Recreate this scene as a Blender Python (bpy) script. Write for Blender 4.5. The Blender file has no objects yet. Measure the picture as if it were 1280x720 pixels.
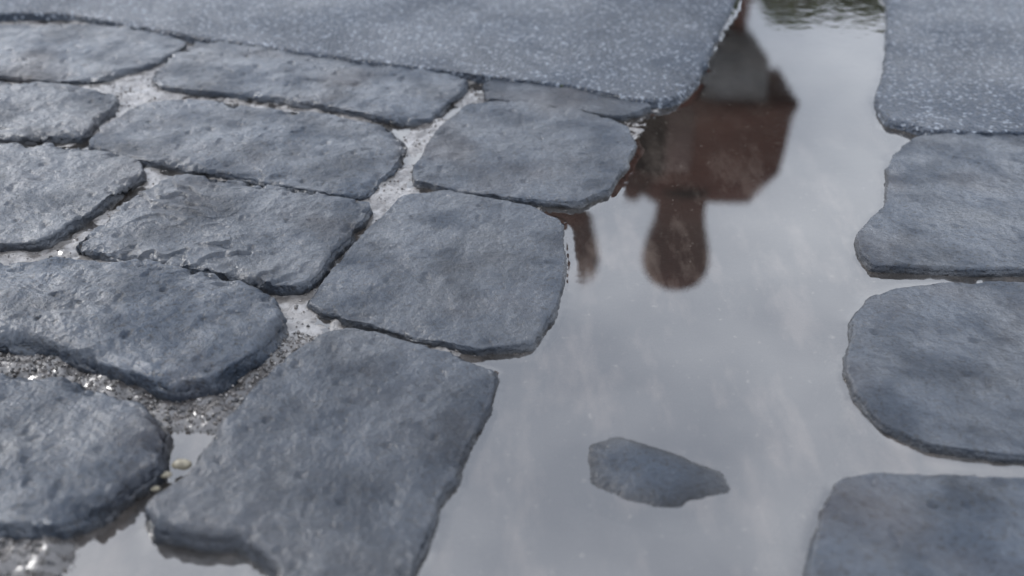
import bpy, math, random
import numpy as np
from mathutils import Vector
random.seed(4); rng=np.random.default_rng(4)
S=bpy.context.scene
# ---------------------------------------------------------------- survey
F=1250.0; TH=math.atan(806/F); CH=0.40
cT,sT=math.cos(TH),math.sin(TH)
def ray(u,v):
    a=(u-640)/F; b=(360-v)/F
    return np.array([a, cT+b*sT, -sT+b*cT])
def G(u,v,z=0.0):
    d=ray(u,v); k=(z-CH)/d[2]
    return np.array([d[0]*k, d[1]*k])
def R(u,v,D):
    d=ray(u,v); p=G(u,v); s=(D-p[1])/d[1]
    return p[0]+d[0]*s, -d[2]*s
# ---------------------------------------------------------------- noise
def h2(ix,iy,seed):
    n=(ix.astype(np.int64)*374761393+iy.astype(np.int64)*668265263+seed*144269504)&0xffffffff
    n=((n^(n>>13))*1274126177)&0xffffffff
    n=((n^(n>>15))*2246822519)&0xffffffff
    return ((n^(n>>16))&0xffffff)/float(0xffffff)
def vn(x,y,seed=0):
    ix=np.floor(x); iy=np.floor(y); fx=x-ix; fy=y-iy
    fx=fx**3*(fx*(fx*6-15)+10); fy=fy**3*(fy*(fy*6-15)+10)
    a=h2(ix,iy,seed); b=h2(ix+1,iy,seed); c=h2(ix,iy+1,seed); d=h2(ix+1,iy+1,seed)
    return (a*(1-fx)+b*fx)*(1-fy)+(c*(1-fx)+d*fx)*fy*1.0-0.5
def fbm(x,y,seed=0,oct=4,gain=0.5):
    s=0;a=1.0
    for o in range(oct):
        ca,sa=math.cos(o*1.3+.4),math.sin(o*1.3+.4)
        s=s+a*vn((x*ca-y*sa)*2.03**o,(x*sa+y*ca)*2.03**o,seed+o*17); a*=gain
    return s
# ---------------------------------------------------------------- helpers
def mesh_np(name,V,Q,mat=None,smooth=True,link=True):
    me=bpy.data.meshes.new(name); V=np.asarray(V,dtype=np.float32); Q=np.asarray(Q,dtype=np.int32)
    k=Q.shape[1]
    me.vertices.add(len(V)); me.vertices.foreach_set('co',V.ravel())
    me.loops.add(Q.size); me.loops.foreach_set('vertex_index',Q.ravel())
    me.polygons.add(len(Q)); me.polygons.foreach_set('loop_start',np.arange(0,Q.size,k,dtype=np.int32))
    me.polygons.foreach_set('loop_total',np.full(len(Q),k,dtype=np.int32))
    me.update(calc_edges=True); me.validate()
    if smooth: me.polygons.foreach_set('use_smooth',np.ones(len(me.polygons),dtype=bool))
    o=bpy.data.objects.new(name,me)
    if mat: me.materials.append(mat)
    S.collection.objects.link(o); return o
def grid_faces(nx,ny):
    i=np.arange(nx-1)[None,:]; j=np.arange(ny-1)[:,None]
    a=(j*nx+i).ravel()
    return np.stack([a,a+1,a+nx+1,a+nx],1)
class NT:
    def __init__(s,name):
        s.m=bpy.data.materials.new(name); s.m.use_nodes=True; s.t=s.m.node_tree; s.n=s.t.nodes; s.l=s.t.links
        s.n.clear(); s.out=s.n.new('ShaderNodeOutputMaterial'); s.geo=s.n.new('ShaderNodeNewGeometry')
    def put(s,sock,val):
        if hasattr(val,'is_linked') or hasattr(val,'links'): s.l.new(val,sock)
        else: sock.default_value=val
    def noise(s,scale,detail=4,rough=.5,vec=None,off=None):
        n=s.n.new('ShaderNodeTexNoise'); n.inputs['Scale'].default_value=scale
        n.inputs['Detail'].default_value=detail; n.inputs['Roughness'].default_value=rough
        s.l.new(vec or s.geo.outputs['Position'],n.inputs['Vector']); return n.outputs['Fac']
    def vor(s,scale,out='Distance',feature='F1',vec=None):
        n=s.n.new('ShaderNodeTexVoronoi'); n.feature=feature; n.inputs['Scale'].default_value=scale
        s.l.new(vec or s.geo.outputs['Position'],n.inputs['Vector']); return n.outputs[out]
    def ramp(s,fac,stops):
        n=s.n.new('ShaderNodeValToRGB'); e=n.color_ramp.elements
        while len(e)<len(stops): e.new(.5)
        for el,(p,c) in zip(e,stops):
            el.position=p; el.color=(c,c,c,1) if isinstance(c,(int,float)) else (*c,1)
        s.l.new(fac,n.inputs[0]); return n.outputs[0]
    def math(s,op,a,b=0.0,clamp=False):
        n=s.n.new('ShaderNodeMath'); n.operation=op; n.use_clamp=clamp
        s.put(n.inputs[0],a); s.put(n.inputs[1],b); return n.outputs[0]
    def mix(s,f,a,b,mode='MIX'):
        n=s.n.new('ShaderNodeMix'); n.data_type='RGBA'; n.blend_type=mode
        s.put(n.inputs[0],f)
        for i,c in ((6,a),(7,b)):
            s.put(n.inputs[i],(*c,1) if isinstance(c,tuple) and len(c)==3 else c)
        return n.outputs[2]
    def bump(s,h,strength,dist,prev=None):
        n=s.n.new('ShaderNodeBump'); n.inputs['Strength'].default_value=strength; n.inputs['Distance'].default_value=dist
        s.l.new(h,n.inputs['Height'])
        if prev: s.l.new(prev,n.inputs['Normal'])
        return n.outputs[0]
    def principled(s,col,rough,nrm=None,spec=.5,metal=0,ior=1.5,coat=0,cr=.2,cn=None,cior=1.5):
        p=s.n.new('ShaderNodeBsdfPrincipled'); s.put(p.inputs['Base Color'],(*col,1) if isinstance(col,tuple) and len(col)==3 else col)
        s.put(p.inputs['Roughness'],rough); p.inputs['Specular IOR Level'].default_value=spec; p.inputs['IOR'].default_value=ior
        s.put(p.inputs['Coat Weight'],coat); s.put(p.inputs['Coat Roughness'],cr); p.inputs['Coat IOR'].default_value=cior
        if cn: s.l.new(cn,p.inputs['Coat Normal'])
        if nrm: s.l.new(nrm,p.inputs['Normal'])
        s.l.new(p.outputs[0],s.out.inputs[0]); return p
    def objrand(s):
        return s.n.new('ShaderNodeObjectInfo').outputs['Random']
    def posz(s):
        n=s.n.new('ShaderNodeSeparateXYZ'); s.l.new(s.geo.outputs['Position'],n.inputs[0]); return n.outputs
# ---------------------------------------------------------------- materials
def mat_cobble():
    t=NT('wet_basalt')
    big=t.noise(13,3,.55); mid=t.noise(60,5,.68); fine=t.noise(310,4,.75)
    r=t.objrand()
    base=t.mix(t.ramp(big,[(.34,0),(.66,1)]),(.006,.011,.020),(.027,.041,.063))
    base=t.mix(t.ramp(mid,[(.42,0),(.62,.7)]),base,t.mix(.6,base,(.060,.075,.098)))
    base=t.mix(t.ramp(fine,[(.37,.95),(.47,0)]),base,(.002,.003,.005))
    base=t.mix(t.ramp(fine,[(.61,0),(.72,.55)]),base,(.12,.14,.165))
    br=t.noise(8,3,.5); base=t.mix(t.ramp(br,[(.54,0),(.70,.5)]),base,(.040,.028,.024))
    base=t.mix(t.math('MULTIPLY',r,.40),base,(.012,.014,.019))
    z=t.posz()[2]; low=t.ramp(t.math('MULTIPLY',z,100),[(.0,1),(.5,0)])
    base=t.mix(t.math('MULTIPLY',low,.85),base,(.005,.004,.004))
    rough=t.ramp(t.math('ADD',t.math('MULTIPLY',mid,.55),t.math('MULTIPLY',big,.45)),[(.40,.32),(.60,.62)])
    pit=t.ramp(t.vor(95),[(.0,0),(.16,1)])
    b0=t.bump(mid,.8,.0052); b=t.bump(fine,.9,.0026,b0); b=t.bump(pit,.5,.0012,b)
    cn=t.bump(fine,.5,.0012,t.bump(mid,.75,.0045))
    wet=t.ramp(t.noise(18,4,.6),[(.38,.25),(.56,1.0)])
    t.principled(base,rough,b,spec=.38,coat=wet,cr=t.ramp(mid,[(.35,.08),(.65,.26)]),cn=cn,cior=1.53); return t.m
def mat_slab():
    t=NT('granular_slab')
    big=t.noise(8,3,.5); fine=t.noise(300,3,.75); v=t.vor(260); v2=t.vor(330,'Color'); sc=t.n.new('ShaderNodeSeparateColor'); t.l.new(v2,sc.inputs[0])
    base=t.mix(t.ramp(big,[(.3,0),(.7,1)]),(.015,.025,.043),(.034,.050,.076))
    base=t.mix(t.ramp(fine,[(.38,.85),(.5,0)]),base,(.005,.008,.014))
    base=t.mix(t.ramp(sc.outputs[0],[(.87,0),(.93,.75)]),base,(.27,.30,.34))
    rough=t.ramp(fine,[(.35,.25),(.65,.65)])
    b=t.bump(v,.9,.0034); b=t.bump(fine,.9,.003,b)
    t.principled(base,rough,b,spec=.45,coat=t.ramp(t.noise(6,3,.6),[(.4,.1),(.6,.6)]),cr=.13,cn=b); return t.m
def mat_bed():
    t=NT('wet_sand')
    big=t.noise(20,4,.6); fine=t.noise(420,3,.75)
    base=t.mix(t.ramp(big,[(.36,0),(.62,1)]),(.080,.070,.062),(.25,.23,.21))
    base=t.mix(t.ramp(fine,[(.36,.85),(.48,0)]),base,(.04,.035,.032))
    base=t.mix(t.ramp(t.noise(75,4,.6),[(.52,0),(.62,.5)]),base,(.36,.34,.325))
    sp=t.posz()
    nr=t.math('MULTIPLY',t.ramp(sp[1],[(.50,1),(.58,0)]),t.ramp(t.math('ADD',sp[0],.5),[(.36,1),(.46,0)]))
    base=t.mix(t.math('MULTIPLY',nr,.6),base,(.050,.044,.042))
    deep=t.ramp(t.math('ADD',t.math('MULTIPLY',sp[2],80),1.2),[(0.0,1),(.7,0)])
    base=t.mix(t.math('MULTIPLY',deep,.85),base,t.mix(t.ramp(t.noise(16,4,.6),[(.4,0),(.62,1)]),(.020,.017,.015),(.12,.096,.075)))
    b=t.bump(fine,.7,.0014); b=t.bump(big,.4,.003,b)
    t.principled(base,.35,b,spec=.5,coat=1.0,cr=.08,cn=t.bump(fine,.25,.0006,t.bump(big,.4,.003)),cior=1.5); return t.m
def mat_water():
    t=NT('puddle_water')
    sep=t.posz()
    n1=t.noise(7,1,.4); n2=t.noise(60,1,.5)
    far=t.math('MULTIPLY',t.ramp(t.math('MULTIPLY',sep[1],.5),[(.55,0),(.62,1)]),t.ramp(sep[0],[(.30,0),(.38,1)]))
    hgt=t.math('ADD',n1,t.math('MULTIPLY',t.math('MULTIPLY',far,n2),.9))
    b=t.bump(hgt,.10,.002)
    fr=t.n.new('ShaderNodeFresnel'); fr.inputs['IOR'].default_value=2.45; t.l.new(b,fr.inputs['Normal'])
    gl=t.n.new('ShaderNodeBsdfGlossy'); gl.inputs['Color'].default_value=(1,.99,.97,1); t.l.new(b,gl.inputs['Normal'])
    t.l.new(t.ramp(t.noise(10,2,.5),[(.35,.02),(.65,.045)]),gl.inputs['Roughness'])
    tr=t.n.new('ShaderNodeBsdfTransparent'); tr.inputs['Color'].default_value=(.80,.75,.70,1)
    mud=t.n.new('ShaderNodeBsdfDiffuse')
    cl=t.mix(t.ramp(t.noise(6,4,.6),[(.38,0),(.68,1)]),(.022,.019,.017),(.060,.050,.042))
    cl=t.mix(t.math('MULTIPLY',t.ramp(sep[1],[(.45,1),(.85,0)]),.65),cl,(.105,.093,.085))
    mp=t.n.new('ShaderNodeMapping'); mp.inputs['Scale'].default_value=(1,.3,1); mp.inputs['Rotation'].default_value=(0,0,-.35); t.l.new(t.geo.outputs['Position'],mp.inputs[0])
    st=t.ramp(t.noise(34,5,.65,mp.outputs[0]),[(.50,0),(.66,1)]); cl=t.mix(t.math('MULTIPLY',t.math('MULTIPLY',st,t.ramp(sep[1],[(.70,1),(.95,.1)])),.7),cl,(.22,.18,.15))
    fl=t.ramp(t.noise(180,3,.6),[(.65,0),(.71,1)]); cl=t.mix(t.math('MULTIPLY',fl,.6),cl,(.34,.30,.25))
    t.l.new(cl,mud.inputs['Color'])
    m1=t.n.new('ShaderNodeMixShader'); m1.inputs[0].default_value=.42; t.l.new(tr.outputs[0],m1.inputs[1]); t.l.new(mud.outputs[0],m1.inputs[2])
    m2=t.n.new('ShaderNodeMixShader'); t.l.new(fr.outputs[0],m2.inputs[0]); t.l.new(m1.outputs[0],m2.inputs[1]); t.l.new(gl.outputs[0],m2.inputs[2])
    t.l.new(m2.outputs[0],t.out.inputs[0]); return t.m
def mat_simple(name,c1,c2,scale,rough=.7,bs=.4,bd=.01,spec=.4):
    t=NT(name); n=t.noise(scale,4,.6)
    base=t.mix(t.ramp(n,[(.35,0),(.65,1)]),c1,c2)
    t.principled(base,rough,t.bump(n,bs,bd),spec=spec); return t.m
def mat_brick():
    t=NT('red_brick'); s=t.posz()
    c=t.n.new('ShaderNodeCombineXYZ'); t.l.new(t.math('ADD',s[0],s[1]),c.inputs[0]); t.l.new(s[2],c.inputs[1])
    b=t.n.new('ShaderNodeTexBrick'); b.inputs['Scale'].default_value=4; t.l.new(c.outputs[0],b.inputs['Vector'])
    b.inputs['Color1'].default_value=(.15,.050,.032,1); b.inputs['Color2'].default_value=(.10,.036,.025,1); b.inputs['Mortar'].default_value=(.11,.065,.05,1)
    b.inputs['Mortar Size'].default_value=.015
    col=t.mix(t.ramp(t.noise(1.2,4,.6),[(.35,0),(.65,.4)]),b.outputs[0],(.07,.032,.025))
    t.principled(col,.9,spec=.1); return t.m
M_c=mat_cobble(); M_s=mat_slab(); M_b=mat_bed(); M_w=mat_water(); M_br=mat_brick()
M_st=mat_simple('grey_stone_trim',(.17,.165,.16),(.26,.255,.25),3)
M_pl=mat_simple('weathered_brick_pilaster',(.15,.085,.07),(.18,.11,.09),3)
M_asph=mat_simple('asphalt',(.035,.037,.04),(.07,.072,.075),60,.6,.5,.004)
M_bark=mat_simple('bark',(.05,.035,.025),(.10,.08,.06),8,.9,.8,.03)
M_leaf=mat_simple('foliage',(.06,.095,.02),(.12,.16,.035),2.5,.6)
M_peb=mat_simple('pebble_stone',(.18,.155,.11),(.30,.265,.19),300,.35,.3,.0006)
M_moss=mat_simple('moss',(.03,.045,.012),(.07,.085,.02),400,.8,.6,.002)
def mat_grit():
    t=NT('grit'); v=t.vor(300,'Color'); sx=t.n.new('ShaderNodeSeparateColor'); t.l.new(v,sx.inputs[0])
    t.principled(t.ramp(sx.outputs[0],[(0,(.03,.03,.033)),(.5,(.09,.08,.07)),(.85,(.18,.16,.145)),(1,(.34,.32,.30))]),.2,spec=.7); return t.m
M_g=mat_grit()
# ---------------------------------------------------------------- stones
def chaikin(P,n=2,k=.08):
    for q in range(n):
        Q=np.roll(P,-1,0); kk=k if q==0 else .22
        P=np.stack([P*(1-kk)+Q*kk,P*kk+Q*(1-kk)],1).reshape(-1,2)
    return P
def resample(P,N):
    C=np.vstack([P,P[:1]]); L=np.r_[0,np.cumsum(np.hypot(*np.diff(C,axis=0).T))]
    s=np.linspace(0,L[-1],N,endpoint=False)
    return np.stack([np.interp(s,L,C[:,0]),np.interp(s,L,C[:,1])],1)
OUT=[]
def stone(name,P,H,tilt=(0,0),N=460,r=.0016,amp=1.0,dome=.0003,seed=0,mat=None,jit=.0017,menisc=True,smooth_it=2,frac=0,rings=80,grow=-.0008,chip=1.0):
    P=resample(chaikin(np.array(P,float),smooth_it),N)
    area=np.sum(P[:,0]*np.roll(P[:,1],-1)-P[:,1]*np.roll(P[:,0],-1))
    if area<0: P=P[::-1]
    c=P.mean(0)
    ln=np.hypot(*(P-c).T)[:,None]; un=(P-c)/ln
    j=fbm(P[:,0]*40,P[:,1]*40,seed+3,5,.66)[:,None]*jit*2.6
    P=P+un*(j+grow); ln=np.hypot(*(P-c).T)[:,None]
    OUT.append((P,menisc))
    def hz(x,y): return H+tilt[0]*(x-c[0])+tilt[1]*(y-c[1])
    V=[]
    rl=r*(1.0+1.2*np.clip(fbm(P[:,0]*25,P[:,1]*25,seed+44,2)*2,-.6,2.0))
    for zz,fl in ((-.035,.002),(-.02,.003),(-.008,.0026),(0,.0018),(.25,.0012),(.5,.0010),(.75,.0006)):
        X=P+un*fl; top=hz(P[:,0],P[:,1])-rl-dome
        if zz<=0: z=np.minimum(np.full(N,zz),top-.001*(1-zz*10))
        else: z=np.where(top>0,top*zz,top-.0008*(1-zz))
        w=fbm(X[:,0]*60+z*130,X[:,1]*60+z*110,seed+9,4,.6)[:,None]*.0036*amp
        V.append(np.c_[X+un*w,z])
    ts=[('d',k) for k in (1-np.cos(np.linspace(0,math.pi/2,8)))]+[('t',k) for k in np.linspace(0,1,rings)[1:]]
    for kind,k in ts:
        if kind=='d': d=rl[:,None]*k
        else: d=rl[:,None]+(ln-rl[:,None])*min(k,.995)
        X=P-un*d
        rr=np.clip(1-d[:,0]/rl,0,1)
        z=hz(X[:,0],X[:,1])-rl*(1-np.sqrt(np.clip(1-rr*rr,0,1)))
        tt=1-d[:,0]/ln[:,0]
        z-=dome*tt**3
        e=np.clip(d[:,0]/(r*1.5),.5,1)
        n1=fbm(X[:,0]*12,X[:,1]*12,seed+1,3); n2=fbm(X[:,0]*64,X[:,1]*64,seed+2,4,.64)
        z+=e*amp*(.0024*n1+.0016*n2)
        ch=np.clip(fbm(X[:,0]*44,X[:,1]*44,seed+6,4,.65)-.08,0,1)*np.exp(-d[:,0]/.006)
        z-=ch*.016*amp*chip
        pk=np.clip(vn(X[:,0]*110,X[:,1]*110,seed+81)-.36,0,1); z-=pk*.014*amp
        if frac:
            q=X[:,0]*16-X[:,1]*34+3.2*fbm(X[:,0]*13,X[:,1]*13,seed,4,.55)
            f=q-np.floor(q); z+=frac*.0026*np.where(f<.93,f/.93,(1-f)/.07)*np.clip(.2+fbm(X[:,0]*16,X[:,1]*16,seed+71,2)*2.4,0,1)-.001
        V.append(np.c_[X,z])
    nr=len(V); V=np.vstack(V)
    i=np.arange(N); i2=(i+1)%N
    Q=np.vstack([np.stack([a*N+i,a*N+i2,(a+1)*N+i2,(a+1)*N+i],1) for a in range(nr-1)])
    return mesh_np(name,V,Q,mat or M_c)
def pix(poly,H,tilt=(0,0)):
    P=np.array([G(u,v,H) for u,v in poly]); c=P.mean(0)
    for _ in range(3):
        P=np.array([G(u,v,H+tilt[0]*(p[0]-c[0])+tilt[1]*(p[1]-c[1])) for (u,v),p in zip(poly,P)])
    return P
ST=[
 ([(-170,25),(0,30),(100,28),(200,38),(238,52),(200,75),(120,99),(60,101),(0,93),(-180,95)],.008,(0,0),{}),
 ([(215,68),(250,50),(400,66),(530,80),(588,94),(578,115),(540,146),(500,150),(400,130),(300,116),(200,108),(186,96)],.008,(0,0),{}),
 ([(605,106),(618,97),(700,105),(800,122),(812,131),(775,145),(700,132),(608,121)],.0075,(0,0),dict(amp=.5,r=.0015,grow=.0005)),
 ([(583,128),(640,124),(720,136),(785,155),(796,180),(762,235),(722,251),(640,246),(560,234),(516,224),(518,205),(548,160)],.007,(0,0),dict(amp=.7,chip=.4,jit=.001,grow=0)),
 ([(125,158),(175,128),(240,122),(400,140),(490,158),(506,180),(488,215),(456,242),(400,239),(300,219),(150,195),(108,181)],.008,(0,0),{}),
 ([(-120,98),(0,100),(100,105),(148,118),(138,140),(100,168),(40,170),(-140,172)],.009,(0,0),{}),
 ([(-150,176),(0,178),(60,178),(165,193),(180,212),(120,257),(50,302),(0,304),(-160,304)],.010,(0,0),{}),
 ([(222,216),(300,222),(400,240),(466,250),(452,275),(408,324),(384,355),(350,359),(250,336),(150,319),(88,306),(118,280),(180,238)],.010,(0,0),dict(frac=1)),
 ([(502,243),(560,236),(660,254),(702,274),(707,340),(694,385),(666,427),(600,436),(500,416),(400,388),(384,377),(402,355),(444,298)],.007,(0,0),dict(amp=.75,chip=.35,jit=.001,grow=-.0003)),
 ([(-160,322),(0,324),(60,314),(200,323),(310,343),(356,365),(350,397),(328,434),(266,470),(210,476),(130,450),(50,418),(-160,408)],.019,(0,0),dict(dome=.002,amp=1.4,r=.004)),
 ([(400,409),(440,405),(550,434),(622,457),(618,500),(567,590),(527,680),(490,790),(360,790),(345,712),(300,668),(190,654),(178,630),(238,578),(278,520),(338,452)],.012,(-.05,0),dict(dome=.001,r=.003,jit=.0013,chip=.6,grow=-.0005)),
 ([(-160,462),(0,463),(100,474),(185,500),(208,530),(200,570),(150,608),(110,632),(60,655),(-160,655)],.016,(0,0),dict(dome=.001,r=.003)),
 ([(-160,740),(0,737),(60,735),(130,760),(170,800),(160,900),(-160,900)],.012,(0,0),{}),
 ([(1140,170),(1200,164),(1480,170),(1480,336),(1200,335),(1090,331),(1074,312),(1072,290),(1106,255),(1114,195)],.007,(0,0),dict(amp=.6,chip=.3,jit=.0009,grow=0)),
 ([(1088,366),(1180,351),(1480,350),(1480,580),(1250,567),(1160,551),(1112,532),(1070,490),(1058,450),(1066,395)],.007,(0,0),dict(amp=.65,chip=.3,jit=.0009,grow=0)),
 ([(1046,600),(1100,588),(1480,604),(1500,800),(1000,810),(1012,700),(1028,640)],.008,(0,0),dict(amp=.65,chip=.3,jit=.0009,grow=0)),
]
for k,(poly,H,t,kw) in enumerate(ST):
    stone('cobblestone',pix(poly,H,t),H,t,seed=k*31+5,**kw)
stone('cobblestone',pix([(715,548),(750,532),(830,550),(925,592),(935,622),(850,640),(775,630),(720,605)],0),.0044,(0,-.034),seed=777,r=.003,dome=.0075,amp=.36,menisc=False,jit=.0015,chip=0)
LE=pix([(-420,14),(0,16),(80,14),(200,37),(400,67),(600,92),(720,106),(800,124),(842,123),(872,95),(897,40),(917,0)],.011)
stone('paving_slab',np.vstack([LE,[[.34,1.6],[.36,1.95],[.3,2.0],[-1.3,2.0],[-1.35,1.6]]]),.011,N=900,r=.003,amp=.35,dome=.001,seed=901,mat=M_s,rings=60,smooth_it=2,grow=0,jit=.0014)
RE=pix([(1112,0),(1106,80),(1093,122),(1108,147),(1160,162),(1280,164),(1600,166)],.009)
stone('paving_slab',np.vstack([RE,[[1.45,1.15],[1.45,1.95],[1.4,2.0],[.56,2.0],[.54,1.6]]]),.009,N=800,r=.003,amp=.35,dome=.001,seed=905,mat=M_s,rings=60,grow=0,jit=.0014)
for x0,x1,y0,y1 in [(-3,-1.38,1.0,2.0),(-3,-1.4,2.02,3.4),(-1.38,-.4,2.02,3.4),(-.38,.34,2.02,3.4),(.56,1.5,2.02,3.4),(1.52,3,2.02,3.4),(1.48,3,1.0,2.0),
                    (-3,-1.2,3.42,5),(-1.18,.32,3.42,5),(.56,1.8,3.42,5),(1.82,3,3.42,5)]:
    P=[(x0,y0),((x0+x1)/2,y0),(x1,y0),(x1,(y0+y1)/2),(x1,y1),((x0+x1)/2,y1),(x0,y1),(x0,(y0+y1)/2)]
    stone('paving_slab',P,.011,N=200,r=.006,amp=.3,dome=.001,seed=int(rng.integers(9999)),mat=M_s,rings=14,menisc=False,smooth_it=1)
def proj(x,y):
    d=y*cT+CH*sT
    if d<.05: return None
    return 640+F*x/d, 360-F*(y*sT-CH*cT)/d
yy=-.95
while yy<1.0:
    xx=-2.95+rng.uniform(0,.05)
    while xx<2.9:
        w=rng.uniform(.15,.21); dd=.185
        ok=True
        for ax in (0,w/2,w):
            for ay in (0,.09,dd):
                q=proj(xx+ax,yy+ay)
                if q and -175<q[0]<1490 and -50<q[1]<815 : ok=False
        cx=xx+w/2
        if -.02<cx-.02<.12+.1 and yy<.5: ok=False
        if ok:
            g=.008; j=lambda:rng.uniform(-.006,.006)
            P=[(xx+g+j(),yy+g+j()),(xx+w/2,yy+g+j()),(xx+w-g+j(),yy+g+j()),(xx+w-g+j(),yy+dd/2),(xx+w-g+j(),yy+dd-g+j()),(xx+w/2,yy+dd-g+j()),(xx+g+j(),yy+dd-g+j()),(xx+g+j(),yy+dd/2)]
            stone('cobblestone',P,rng.uniform(.008,.016),N=90,rings=16,seed=int(rng.integers(9999)),menisc=False)
        xx+=w
    yy+=.195
# ---------------------------------------------------------------- bed + water
def axis(a,f0,f1,b,step):
    return np.r_[a+(f0-a)*(1-np.linspace(1,0,40,endpoint=False)**1.0),np.arange(f0,f1,step),np.linspace(f1,b,60)]
ax=axis(-3,-.66,.66,3,.0021); ay=axis(-1,.33,1.42,5,.0021)
X,Y=np.meshgrid(ax,ay); 
Lp=np.array([G(u,v) for u,v in [(505,720),(560,590),(615,455),(700,330),(760,240),(850,130),(915,0)]])
Rp=np.array([G(u,v) for u,v in [(1010,720),(1065,500),(1075,290),(1110,150),(1110,0)]])
def chan(x,y):
    xl=np.interp(y,Lp[:,1],Lp[:,0]); xr=np.interp(y,Rp[:,1],Rp[:,0])
    return np.minimum(x-xl,xr-x)
Kp=np.array([G(u,v) for u,v in [(925,720),(950,670),(1000,610),(1050,540),(1062,520)]])
def bedz(x,y):
    s=np.clip(chan(x,y)/.03+.6,0,1); s=s*s*(3-2*s)
    z=.0002+.0046*fbm(x*26,y*26,51,3)+.0016*fbm(x*160,y*160,55,3,.6)
    rt=np.clip((x-.2)/.05,0,1)
    far=np.clip((y-.7)/.2,0,1)*(1-rt)
    nl=np.clip((.58-y)/.05,0,1)*np.clip((-.12-x)/.05,0,1)
    glint=np.clip((.462-y)/.008,0,1)*np.clip((x+.24)/.02,0,1)
    z=z+.0008*far-.007*rt+.0038*nl+nl*.0030*fbm(x*130,y*130,77,3,.7)-.009*glint
    ch=-.017+.008*fbm(x*12,y*12,61,4)
    kx=np.interp(y,Kp[:,1],Kp[:,0]); kd=x-kx+.006*fbm(x*20,y*20,5,3)
    sh=np.clip(kd/.004,0,1)*np.clip((.575-y)/.03,0,1)
    ch=np.minimum(ch+sh*.014,-.0025)
    return z*(1-s)+ch*s
Z=bedz(X,Y)
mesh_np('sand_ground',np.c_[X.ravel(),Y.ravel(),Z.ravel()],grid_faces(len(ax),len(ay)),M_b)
D=np.full(X.shape,1.0); DA=np.full(X.shape,1.0)
for P,men in OUT:
    if P[:,0].max()<-.7 or P[:,0].min()>.7 or P[:,1].max()<.3 : continue
    if not men and len(P)<250: continue
    Pq=resample(P,220 if len(P)<500 else 520)
    i0,i1=np.searchsorted(ax,[max(P[:,0].min()-.016,-.66),min(P[:,0].max()+.016,.66)]); j0,j1=np.searchsorted(ay,[P[:,1].min()-.016,min(P[:,1].max()+.016,1.42)])
    if i1<=i0 or j1<=j0: continue
    x=X[j0:j1,i0:i1]; y=Y[j0:j1,i0:i1]
    best=np.full(x.shape,1e9); ins=np.zeros(x.shape,bool)
    A=Pq; B=np.roll(Pq,-1,0)
    for a,b in zip(A,B):
        e=b-a; L=e@e+1e-12
        t=np.clip(((x-a[0])*e[0]+(y-a[1])*e[1])/L,0,1)
        best=np.minimum(best,(x-a[0]-t*e[0])**2+(y-a[1]-t*e[1])**2)
        c=(a[1]>y)!=(b[1]>y)
        ins^=c&(x<(b[0]-a[0])*(y-a[1])/((b[1]-a[1]) if abs(b[1]-a[1])>1e-12 else 1e-12)+a[0])
    d=np.sqrt(best); d[ins]*=-1
    DA[j0:j1,i0:i1]=np.minimum(DA[j0:j1,i0:i1],d)
    if men: D[j0:j1,i0:i1]=np.minimum(D[j0:j1,i0:i1],d)
dd=np.clip(D-.001,0,1)
WZ=.0006*np.exp(-dd/.0042)
mesh_np('puddle_water',np.c_[X.ravel(),Y.ravel(),WZ.ravel()],grid_faces(len(ax),len(ay)),M_w)
# ---------------------------------------------------------------- grit, pebbles, moss
t=(1+5**.5)/2
icv=np.array([(-1,t,0),(1,t,0),(-1,-t,0),(1,-t,0),(0,-1,t),(0,1,t),(0,-1,-t),(0,1,-t),(t,0,-1),(t,0,1),(-t,0,-1),(-t,0,1)],float)/1.9
icf=np.array([(0,11,5),(0,5,1),(0,1,7),(0,7,10),(0,10,11),(1,5,9),(5,11,4),(11,10,2),(10,7,6),(7,1,8),(3,9,4),(3,4,2),(3,2,6),(3,6,8),(3,8,9),(4,9,5),(2,4,11),(6,2,10),(8,6,7),(9,8,1)])
cand=np.argwhere((DA>.0010)&(DA<.9)&(chan(X,Y)<-.004)&(Z>-.0014)&(X<.25))
w=np.array([1.0+7*((Y[j,i]<.56)&(X[j,i]<-.12)) for j,i in cand]); w/=w.sum()
sel=cand[rng.choice(len(cand),7500,replace=True,p=w)]
V=[];Q=[]
for k,(j,i) in enumerate(sel):
    s=.0004+.0013*rng.random()**3
    if Y[j,i]<.56 and X[j,i]<-.12: s*=1.2
    v=icv*rng.uniform(.6,1.1,(1,3))*s*rng.uniform(.8,1.2,(12,1))
    a=rng.random()*6.28; ca,sa=math.cos(a),math.sin(a)
    v=np.c_[v[:,0]*ca-v[:,1]*sa,v[:,0]*sa+v[:,1]*ca,v[:,2]]
    V.append(v+[X[j,i]+rng.uniform(-.001,.001),Y[j,i]+rng.uniform(-.001,.001),max(Z[j,i],-.001)+s*.2]); Q.append(icf+12*k)
mesh_np('gravel',np.vstack(V),np.vstack(Q),M_g,smooth=False)
def pebble(u,v,s,z=.002):
    p=G(u,v,z); n=24; m=16; V=[]
    for a in range(m+1):
        ph=math.pi*a/m
        for b in range(n):
            th=2*math.pi*b/n; k=1+.12*math.sin(2*th+u)+.07*math.sin(3*th+ph*2)
            V.append((p[0]+s*k*math.sin(ph)*math.cos(th),p[1]+s*.75*k*math.sin(ph)*math.sin(th),z+s*.3+s*.55*math.cos(ph)))
    Q=[(a*n+b,a*n+(b+1)%n,(a+1)*n+(b+1)%n,(a+1)*n+b) for a in range(m) for b in range(n)]
    mesh_np('pebble',V,Q,M_peb)
pebble(228,583,.0052,.005); pebble(208,595,.0032,.004); pebble(195,612,.0024,.004); pebble(131,472,.0026,.004)
V=[];Q=[]
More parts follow.
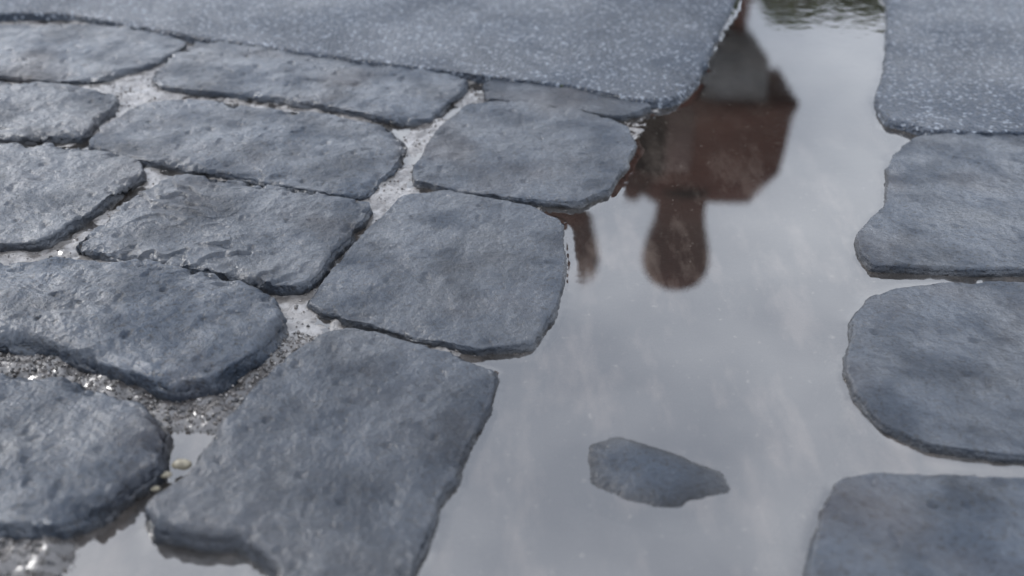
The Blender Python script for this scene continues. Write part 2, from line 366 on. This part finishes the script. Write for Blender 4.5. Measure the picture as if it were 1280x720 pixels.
for k in range(420):
    u=rng.uniform(640,790); v=np.interp(u,[640,790],[99,119])+rng.uniform(-3,4)
    p=G(u,v,.004); s=rng.uniform(.0008,.002)
    V.append(icv*s*rng.uniform(.6,1.2,(12,3))+[p[0],p[1],.004+rng.uniform(0,.004)]); Q.append(icf+12*k)
mesh_np('moss',np.vstack(V),np.vstack(Q),M_moss)
# ---------------------------------------------------------------- ground sheet out to the horizon
g=[(-3,-1),(3,-1),(3,5),(-3,5)]; e=[(-900,-900),(900,-900),(900,900),(-900,900)]
V=[(x,y,.006) for x,y in g]+[(x,y,.006) for x,y in e]
mesh_np('ground',V,[(i,(i+1)%4,4+(i+1)%4,4+i)[::-1] for i in range(4)],M_asph,smooth=False)
# ---------------------------------------------------------------- brick towers
DT=25.0
def child(o,p,n): o.name=n; o.parent=p
def loft(name,secs,mat):
    V=[];Q=[]
    for (x0,x1,y0,y1,z) in secs: V+=[(x0,y0,z),(x1,y0,z),(x1,y1,z),(x0,y1,z)]
    for a in range(len(secs)-1):
        for b in range(4): Q.append((a*4+b,a*4+(b+1)%4,(a+1)*4+(b+1)%4,(a+1)*4+b))
    Q.append((3,2,1,0)); n=len(secs)-1; Q.append((n*4,n*4+1,n*4+2,n*4+3))
    return mesh_np(name,V,Q,mat,smooth=False)
def lathe(name,cx,cy,prof,mat,n=40):
    V=[(cx+r*math.cos(2*math.pi*b/n),cy+r*math.sin(2*math.pi*b/n),z) for r,z in prof for b in range(n)]
    Q=[(a*n+b,a*n+(b+1)%n,(a+1)*n+(b+1)%n,(a+1)*n+b) for a in range(len(prof)-1) for b in range(n)]
    return mesh_np(name,V,Q,mat)
def tower(du):
    em=bpy.data.objects.new('brick_tower',None); S.collection.objects.link(em)
    rx=lambda u,v:R(u+du,v,DT)[0]; rz=lambda v:R(640,v,DT)[1]
    x0,x1=rx(770,150),rx(992,140); wd=x1-x0; y0,y1=DT,DT+wd*.5
    zb,zs,zt=rz(128),rz(216),rz(264)
    child(loft('h',[(x0-.1,x1+.1,y0-.1,y1+.1,zb),(x0,x1,y0,y1,rz(150)),(x0+.02,rx(975,205),y0,y1,zs),(rx(818,252),rx(942,252),y0+.5,y1-.5,zt)],M_br),em,'brick_head')
    sx0,sx1=rx(862,80),rx(962,80); sh0,sh1=rx(902,20),rx(940,20); my=y0+.9
    child(loft('c',[(sh0-.1,sh1+.1,y0+.2,y0+1.7,rz(48)),(sx0,sx1,y0+.1,y0+2.0,rz(78)),(sx0-.05,sx1+.05,y0+.05,y0+2.1,zb-.01)],M_st),em,'stone_corbel')
    child(loft('s',[(sh0,sh1,y0+.4,y0+1.5,0),(sh0,sh1,y0+.4,y0+1.5,rz(48)-.01)],M_br),em,'brick_shaft')
    child(loft('b',[(sh0-.5,sh1+.5,y0,y0+2,.01),(sh0-.5,sh1+.5,y0,y0+2,.8),(sh0-.1,sh1+.1,y0+.3,y0+1.6,1.2)],M_st),em,'stone_base')
    cx=rx(853,310); pr=[]
    for v,w in [(250,40),(270,32),(284,31),(300,33),(313,37),(328,41),(343,43),(355,40),(364,34),(372,22),(377,9)]:
        pr.append((w*math.hypot(DT,rz(v))/F*1.0,rz(v)))
    pr.append((0.01,rz(378)))
    child(lathe('l',cx,my,pr,M_br),em,'domed_turret')
    px0,px1=rx(832,190),rx(864,190)
    child(loft('p',[(px0,px1,y0-.06,y0-.003,rz(132)),(px0,px1,y0-.06,y0-.003,rz(212))],M_pl),em,'pilaster')
tower(0); tower(-143)
# ---------------------------------------------------------------- trees
def tree(x,y,h,seed,cr):
    rg=np.random.default_rng(seed); em=bpy.data.objects.new('deciduous_tree',None); S.collection.objects.link(em)
    V=[];Q=[]
    def limb(a,b,r0,r1,n=8,m=6):
        a=np.array(a,float);b=np.array(b,float);base=len(V); d=b-a; d/=np.linalg.norm(d)
        s=np.cross(d,[.3,1,.1]); s/=np.linalg.norm(s); t=np.cross(d,s); bend=rg.normal(0,.12,3)*np.linalg.norm(b-a)*.5
        for i in range(m+1):
            k=i/m; c=a+(b-a)*k+bend*math.sin(k*math.pi); r=r0+(r1-r0)*k
            for q in range(n):
                an=2*math.pi*q/n; V.append(c+(s*math.cos(an)+t*math.sin(an))*r)
        for i in range(m):
            for q in range(n): Q.append((base+i*n+q,base+i*n+(q+1)%n,base+(i+1)*n+(q+1)%n,base+(i+1)*n+q))
    limb((x,y,0),(x,y,h*.55),.035*h*.8,.018*h,12,8)
    tips=[]
    for k in range(11):
        z=h*rg.uniform(.3,.6); an=k*2.4; L=cr*rg.uniform(.55,.95)
        e=(x+math.cos(an)*L,y+math.sin(an)*L,min(z+h*rg.uniform(.12,.30),h*.86)); limb((x,y,z),e,.010*h,.003*h); tips.append(e)
        for q in range(2):
            e2=(e[0]+rg.normal(0,cr*.3),e[1]+rg.normal(0,cr*.3),min(e[2]+rg.uniform(0,.1)*h,h*.9)); limb(e,e2,.003*h,.001*h,6,3); tips.append(e2)
    tips.append((x,y,h*.9))
    child(mesh_np('t',V,Q,M_bark),em,'trunk')
    LV=[];n=0
    for tp in tips:
        c=np.array(tp)+rg.normal(0,.2,3); rad=cr*rg.uniform(.22,.38)
        m=180; dirs=rg.normal(0,1,(m,3)); dirs/=np.linalg.norm(dirs,axis=1)[:,None]
        pts=c+dirs*rad*rg.uniform(.3,1,(m,1))**.6*[1,1,.75]
        for p in pts:
            a=rg.normal(0,1,3); a/=np.linalg.norm(a); b=np.cross(a,rg.normal(0,1,3)); b/=np.linalg.norm(b); s=rg.uniform(.10,.22)
            LV+=[p-a*s,p+b*s*.5,p+a*s,p-b*s*.5]; n+=1
    child(mesh_np('f',LV,np.arange(4*n).reshape(-1,4),M_leaf,smooth=False),em,'foliage')
for k,(u,vt,DD,cr) in enumerate([(985,46,44,3.0),(1065,38,47,3.4),(1140,42,45,3.2),(740,-60,50,3.6),(1290,-20,48,3.6),(560,-60,52,3.8),(80,-60,50,3.8)]):
    xx,zz=R(u,vt,DD); tree(xx,DD,zz,k+3,cr)
# ---------------------------------------------------------------- sky, sun, camera
SE,SR=math.radians(34),math.radians(305)
W=bpy.data.worlds.new('World'); S.world=W; W.use_nodes=True; n=W.node_tree.nodes; l=W.node_tree.links
bg=n['Background']; sky=n.new('ShaderNodeTexSky'); sky.sky_type='NISHITA'; sky.sun_disc=False; sky.sun_elevation=SE; sky.sun_rotation=SR; sky.dust_density=3
tc=n.new('ShaderNodeTexCoord'); mp=n.new('ShaderNodeMapping'); mp.inputs['Scale'].default_value=(1,1,2.2); l.new(tc.outputs['Generated'],mp.inputs[0])
no=n.new('ShaderNodeTexNoise'); no.inputs['Scale'].default_value=3.2; no.inputs['Detail'].default_value=4; no.inputs['Roughness'].default_value=.5; l.new(mp.outputs[0],no.inputs[0])
cr=n.new('ShaderNodeValToRGB'); cr.color_ramp.elements[0].position=.34; cr.color_ramp.elements[0].color=(8.2,9.2,11.1,1); cr.color_ramp.elements[1].position=.66; cr.color_ramp.elements[1].color=(15.6,16.6,18.5,1)
l.new(no.outputs[0],cr.inputs[0])
mx=n.new('ShaderNodeMix'); mx.data_type='RGBA'; mx.inputs[0].default_value=.88; l.new(sky.outputs[0],mx.inputs[6]); l.new(cr.outputs[0],mx.inputs[7])
l.new(mx.outputs[2],bg.inputs[0]); bg.inputs[1].default_value=.13
sd=bpy.data.lights.new('sun','SUN'); sd.energy=1.2; sd.angle=math.radians(12); sd.color=(1,.98,.96)
so=bpy.data.objects.new('sun',sd); S.collection.objects.link(so)
dv=Vector((math.sin(SR)*math.cos(SE),math.cos(SR)*math.cos(SE),math.sin(SE)))
so.rotation_euler=dv.to_track_quat('Z','Y').to_euler()
cd=bpy.data.cameras.new('camera'); cd.sensor_width=36; cd.lens=F/1280*36; cd.clip_start=.01; cd.clip_end=3000
cd.dof.use_dof=True; cd.dof.focus_distance=.76; cd.dof.aperture_fstop=4.6
co=bpy.data.objects.new('camera',cd); co.location=(0,0,CH); co.rotation_euler=(math.pi/2-TH,0,0); S.collection.objects.link(co); S.camera=co
S.view_settings.view_transform='Standard'; S.view_settings.look='None'; S.view_settings.exposure=0
